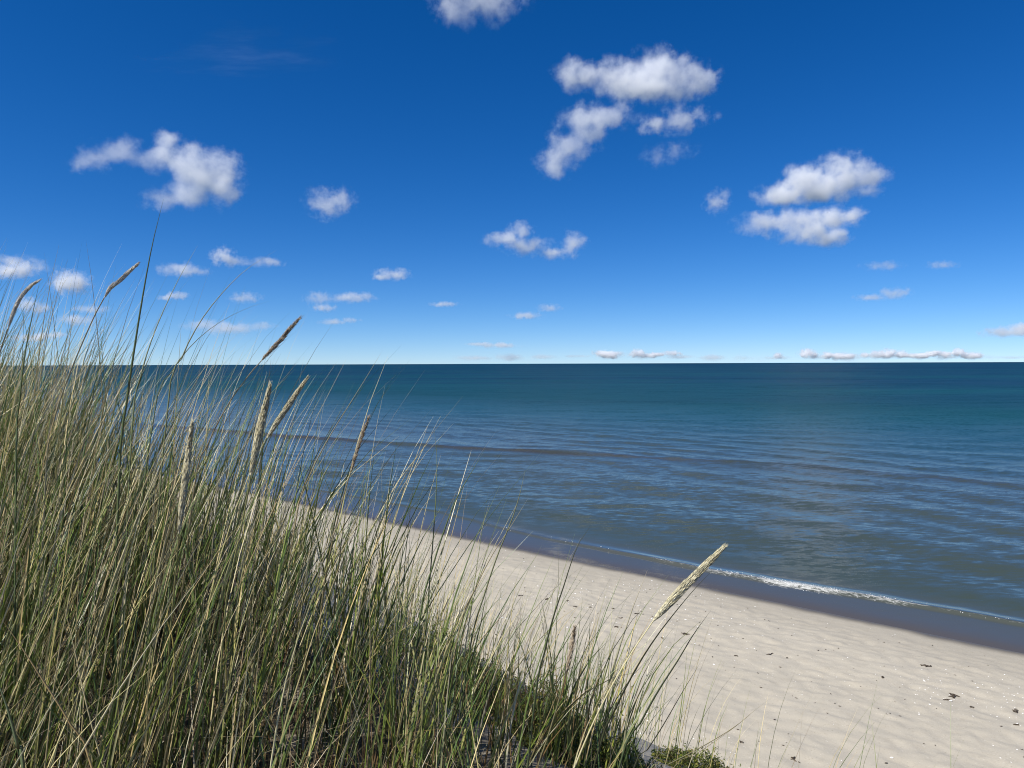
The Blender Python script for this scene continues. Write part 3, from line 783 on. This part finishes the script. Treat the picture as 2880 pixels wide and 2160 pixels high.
# ------------------------------------------------------------------ low shrubs at the foot of the dune
def shrub(label, px, py, rx, ry, h, n):
    c = hit(px, py)
    root = bpy.data.objects.new('low_shrub', None); COL.objects.link(root); root.location = c
    tag(root, label, 'shrub', 'low green shrubs at the foot of the dune')
    k = min(1.0, c.y / 5.5); rx, ry, h = rx * k, ry * k, h * k * .75
    a = rng.uniform(0, 6.283, n); q = np.sqrt(rng.random(n))
    x = rx * q * np.cos(a); y = ry * q * np.sin(a)
    lump = 1 + 2.2 * fbm(x * 4 / k + px, y * 4 / k + py, 3)
    gz = terrain(c.x + x, c.y + y) - c.z
    edge_q = .62 + .45 * vnoise(np.cos(a) * 2.2 + px, np.sin(a) * 2.2 + py) + .35 * vnoise(np.cos(a) * 6 + px, np.sin(a) * 6)
    hh = h * np.clip(1 - (q / np.clip(edge_q + .3, .3, 1.3)) ** 3, .02, 1) * np.clip(lump, .1, 2)
    z = gz + hh * rng.random(n) ** .5 * np.where(rng.random(n) < .06, 1.5, 1.0)
    nrm = rng.normal(0, 1, (n, 3)); nrm[:, 2] += .6; nrm /= np.linalg.norm(nrm, axis=1)[:, None]
    t1 = np.cross(nrm, rng.normal(0, 1, (n, 3))); t1 /= np.linalg.norm(t1, axis=1)[:, None]
    t2 = np.cross(nrm, t1)
    ln = rng.uniform(.004, .009, n)[:, None]; wd = ln * rng.uniform(.22, .4, (n, 1))
    p = np.stack([x, y, z], 1)
    vv = np.stack([p - t1 * ln, p + t2 * wd, p + t1 * ln, p - t2 * wd], 1).reshape(-1, 3)
    o = mesh_obj('foliage', vv, np.arange(n * 4).reshape(-1, 4), M_FOLIAGE, root, smooth=False); o['kind'] = 'stuff'
    pal = np.array([[.15, .19, .025], [.20, .22, .03], [.10, .14, .025], [.24, .21, .05]])
    attr_c(o, 'tint', np.repeat(pick(pal, n), 4, 0))
    m = max(14, n // 220)
    a = rng.uniform(0, 6.283, m); q = np.sqrt(rng.random(m)) * .8
    P = np.stack([rx * q * np.cos(a), ry * q * np.sin(a), np.zeros(m)], 1)
    P[:, 2] = terrain(c.x + P[:, 0], c.y + P[:, 1]) - c.z
    v, qd, cc = blades(P, h * rng.uniform(.5, 1.1, m), rng.uniform(0, 6.3, m), rng.uniform(0, .5, m), rng.normal(0, .3, m), np.full(m, .006), rng.uniform(0, 6.3, m), pick(BROWN, m) * .6, pick(BROWN, m), 3)
    o = mesh_obj('twigs', v, qd, M_GRASS, root); attr_c(o, 'tint', cc); o['kind'] = 'stuff'

shrub('small bright green shrub on the sand at the lower picture edge', 1990, 2185, .42, .30, .20, 9000)
shrub('dark green shrub at the dune foot beneath the cream seed head stalk', 1680, 2150, .60, .40, .26, 13000)
shrub('wide green shrub seen between the grass stems on the dune foot', 1470, 2030, .70, .45, .28, 15000)
shrub('yellow green shrub between the dark seed head and the dune edge', 1380, 1965, .45, .40, .24, 12000)
shrub('olive shrub below the short brown seed head', 1580, 2085, .45, .40, .24, 12000)
shrub('farthest green shrub half hidden behind the grass blades', 1270, 1905, .60, .45, .26, 12000)

# ------------------------------------------------------------------ shells and seaweed on the sand
n = 9000
s = rng.uniform(-3, 20, n); t = rng.uniform(5.6, 14.9, n)
w = np.clip(.22 + 1.3 * vnoise(s * .5 + 3, t * .9) + 1.0 * (t < 8.2) * .5 + .9 * np.exp(-((s - .6) / 1.6) ** 2 - ((t - 12.6) / 1.2) ** 2), 0.02, 1)
keep = rng.random(n) < w; s, t = s[keep], t[keep]; n = len(s)
x, y = st2xy(s, t)
r = rng.uniform(.004, .010, n) * (1 + 1.0 * (rng.random(n) < .12))
v, f = scatter_octa(np.stack([x, y, terrain(x, y) + r * .2], 1), np.stack([r * 1.3, r, r * .5], 1), rng.uniform(0, 6.3, n))
shells = mesh_obj('shell_fragments', v, f, M_SHELL, smooth=False)
tag(shells, 'white bits of broken shell strewn over the sand', 'shells', kind='stuff')
n = 700
s = rng.uniform(-3, 20, n); t = rng.uniform(5.6, 14.6, n); x, y = st2xy(s, t); r = rng.uniform(.005, .014, n)
v, f = scatter_octa(np.stack([x, y, terrain(x, y) + r * .2], 1), np.stack([r * 1.8, r, r * .5], 1), rng.uniform(0, 6.3, n))
bits = mesh_obj('dark_debris', v, f, M_WEED, smooth=False)
tag(bits, 'tiny dark specks of wrack and grit on the sand', 'debris', kind='stuff')

def seaweed(label, px, py, length, nst, elong):
    c = hit(px, py); length *= .60
    vs_, fs = [], []
    anchors = [(c.x, c.y)]
    for _ in range(nst):
        a = random.gauss(0, .35 if elong > 1.5 else 1.6)
        L = length * random.uniform(.4, 1.0); w = random.uniform(.004, .010)
        x = y = 0.0; path = []
        for j in range(8):
            path.append((x, y, a))
            a += random.gauss(0, .35); x += math.cos(a) * L / 7; y += math.sin(a) * L / 7
        ax_, ay_ = random.choice(anchors); mid = path[random.randint(2, 5)]
        path = [(q[0] - mid[0] + ax_, q[1] - mid[1] + ay_, q[2]) for q in path]
        anchors += [q[:2] for q in path[1:-1]]
        prev = None
        for j, (x, y, a) in enumerate(path):
            z = float(terrain(x, y)) + .005 + .010 * math.sin(math.pi * j / 7) * random.uniform(.3, 1.2)
            ww = w * (.5 + math.sin(math.pi * (j + .6) / 8.2)) * random.uniform(.6, 1.2)
            nx, ny = -math.sin(a) * ww, math.cos(a) * ww
            b = len(vs_)
            vs_ += [(x - nx - c.x, y - ny - c.y, z - .012 - c.z), (x - c.x, y - c.y, z + .006 - c.z), (x + nx - c.x, y + ny - c.y, z - .010 - c.z)]
            if prev is not None:
                fs += [(prev, b, b + 1, prev + 1), (prev + 1, b + 1, b + 2, prev + 2), (prev + 2, b + 2, b, prev)]
            prev = b
    o = mesh_obj('seaweed_clump', vs_, fs, M_WEED, smooth=False)
    o.location = c
    tag(o, label, 'seaweed', 'scraps of dark seaweed on the sand')

for w in [
 ('dark seaweed scrap on the sand, first of the row behind the grass tips', 1466, 1676, .14, 4, 1),
 ('chunkiest dark seaweed clump behind the grass tips', 1540, 1684, .20, 7, 1),
 ('small dark seaweed clump just beyond the chunkiest one', 1597, 1691, .12, 4, 1),
 ('thin brown seaweed streak crossed by a dark grass blade', 1620, 1709, .14, 4, 2),
 ('brown seaweed crumb in the middle of the scattered row', 1660, 1708, .10, 4, 1),
 ('small brown seaweed tuft toward the seed head', 1722, 1711, .12, 4, 1),
 ('curled seaweed strip below the brown tuft', 1750, 1738, .14, 2, 1.6),
 ('faint thin seaweed strip nearest the cream seed head', 1796, 1727, .16, 2, 2),
 ('bent seaweed strand low in the scattered row', 1732, 1765, .18, 3, 2),
 ('long black seaweed strip lying alone on the open sand', 1926, 1782, .34, 3, 1.6),
 ('pair of pale brown seaweed crumbs near the long black strip', 1862, 1797, .09, 3, 1),
 ('looped seaweed scrap below the long black strip', 2070, 1845, .14, 3, 1),
 ('thin seaweed line on open sand toward the water', 2168, 1838, .22, 2, 2),
 ('short brown seaweed dash under the thin line', 2215, 1851, .14, 2, 1.6),
 ('round black seaweed lump alone on mid beach', 2484, 1909, .14, 5, 1),
 ('faint fringed seaweed line close to the wet sand', 2606, 1873, .26, 4, 2.2),
 ('black seaweed bar on top of the shelly heap', 2685, 1956, .26, 5, 1.8),
 ('dark seaweed mess in the middle of the shelly heap', 2682, 1962, .16, 5, 1),
 ('black seaweed bar below the shelly heap', 2660, 1968, .18, 3, 2),
 ('short black seaweed piece between the two shelly heaps', 2731, 1988, .12, 3, 1.5),
 ('ragged seaweed scrap at the picture edge in the second shelly heap', 2858, 2003, .20, 6, 1.2),
 ('black seaweed stick at the picture edge below the second heap', 2863, 2041, .16, 2, 2),
 ('dark seaweed scrap near the lower picture edge on bare sand', 2232, 2132, .15, 5, 1),
 ('small green black seaweed dash beyond the small shrub', 2085, 2085, .10, 3, 1.5),
]:
    seaweed(*w)
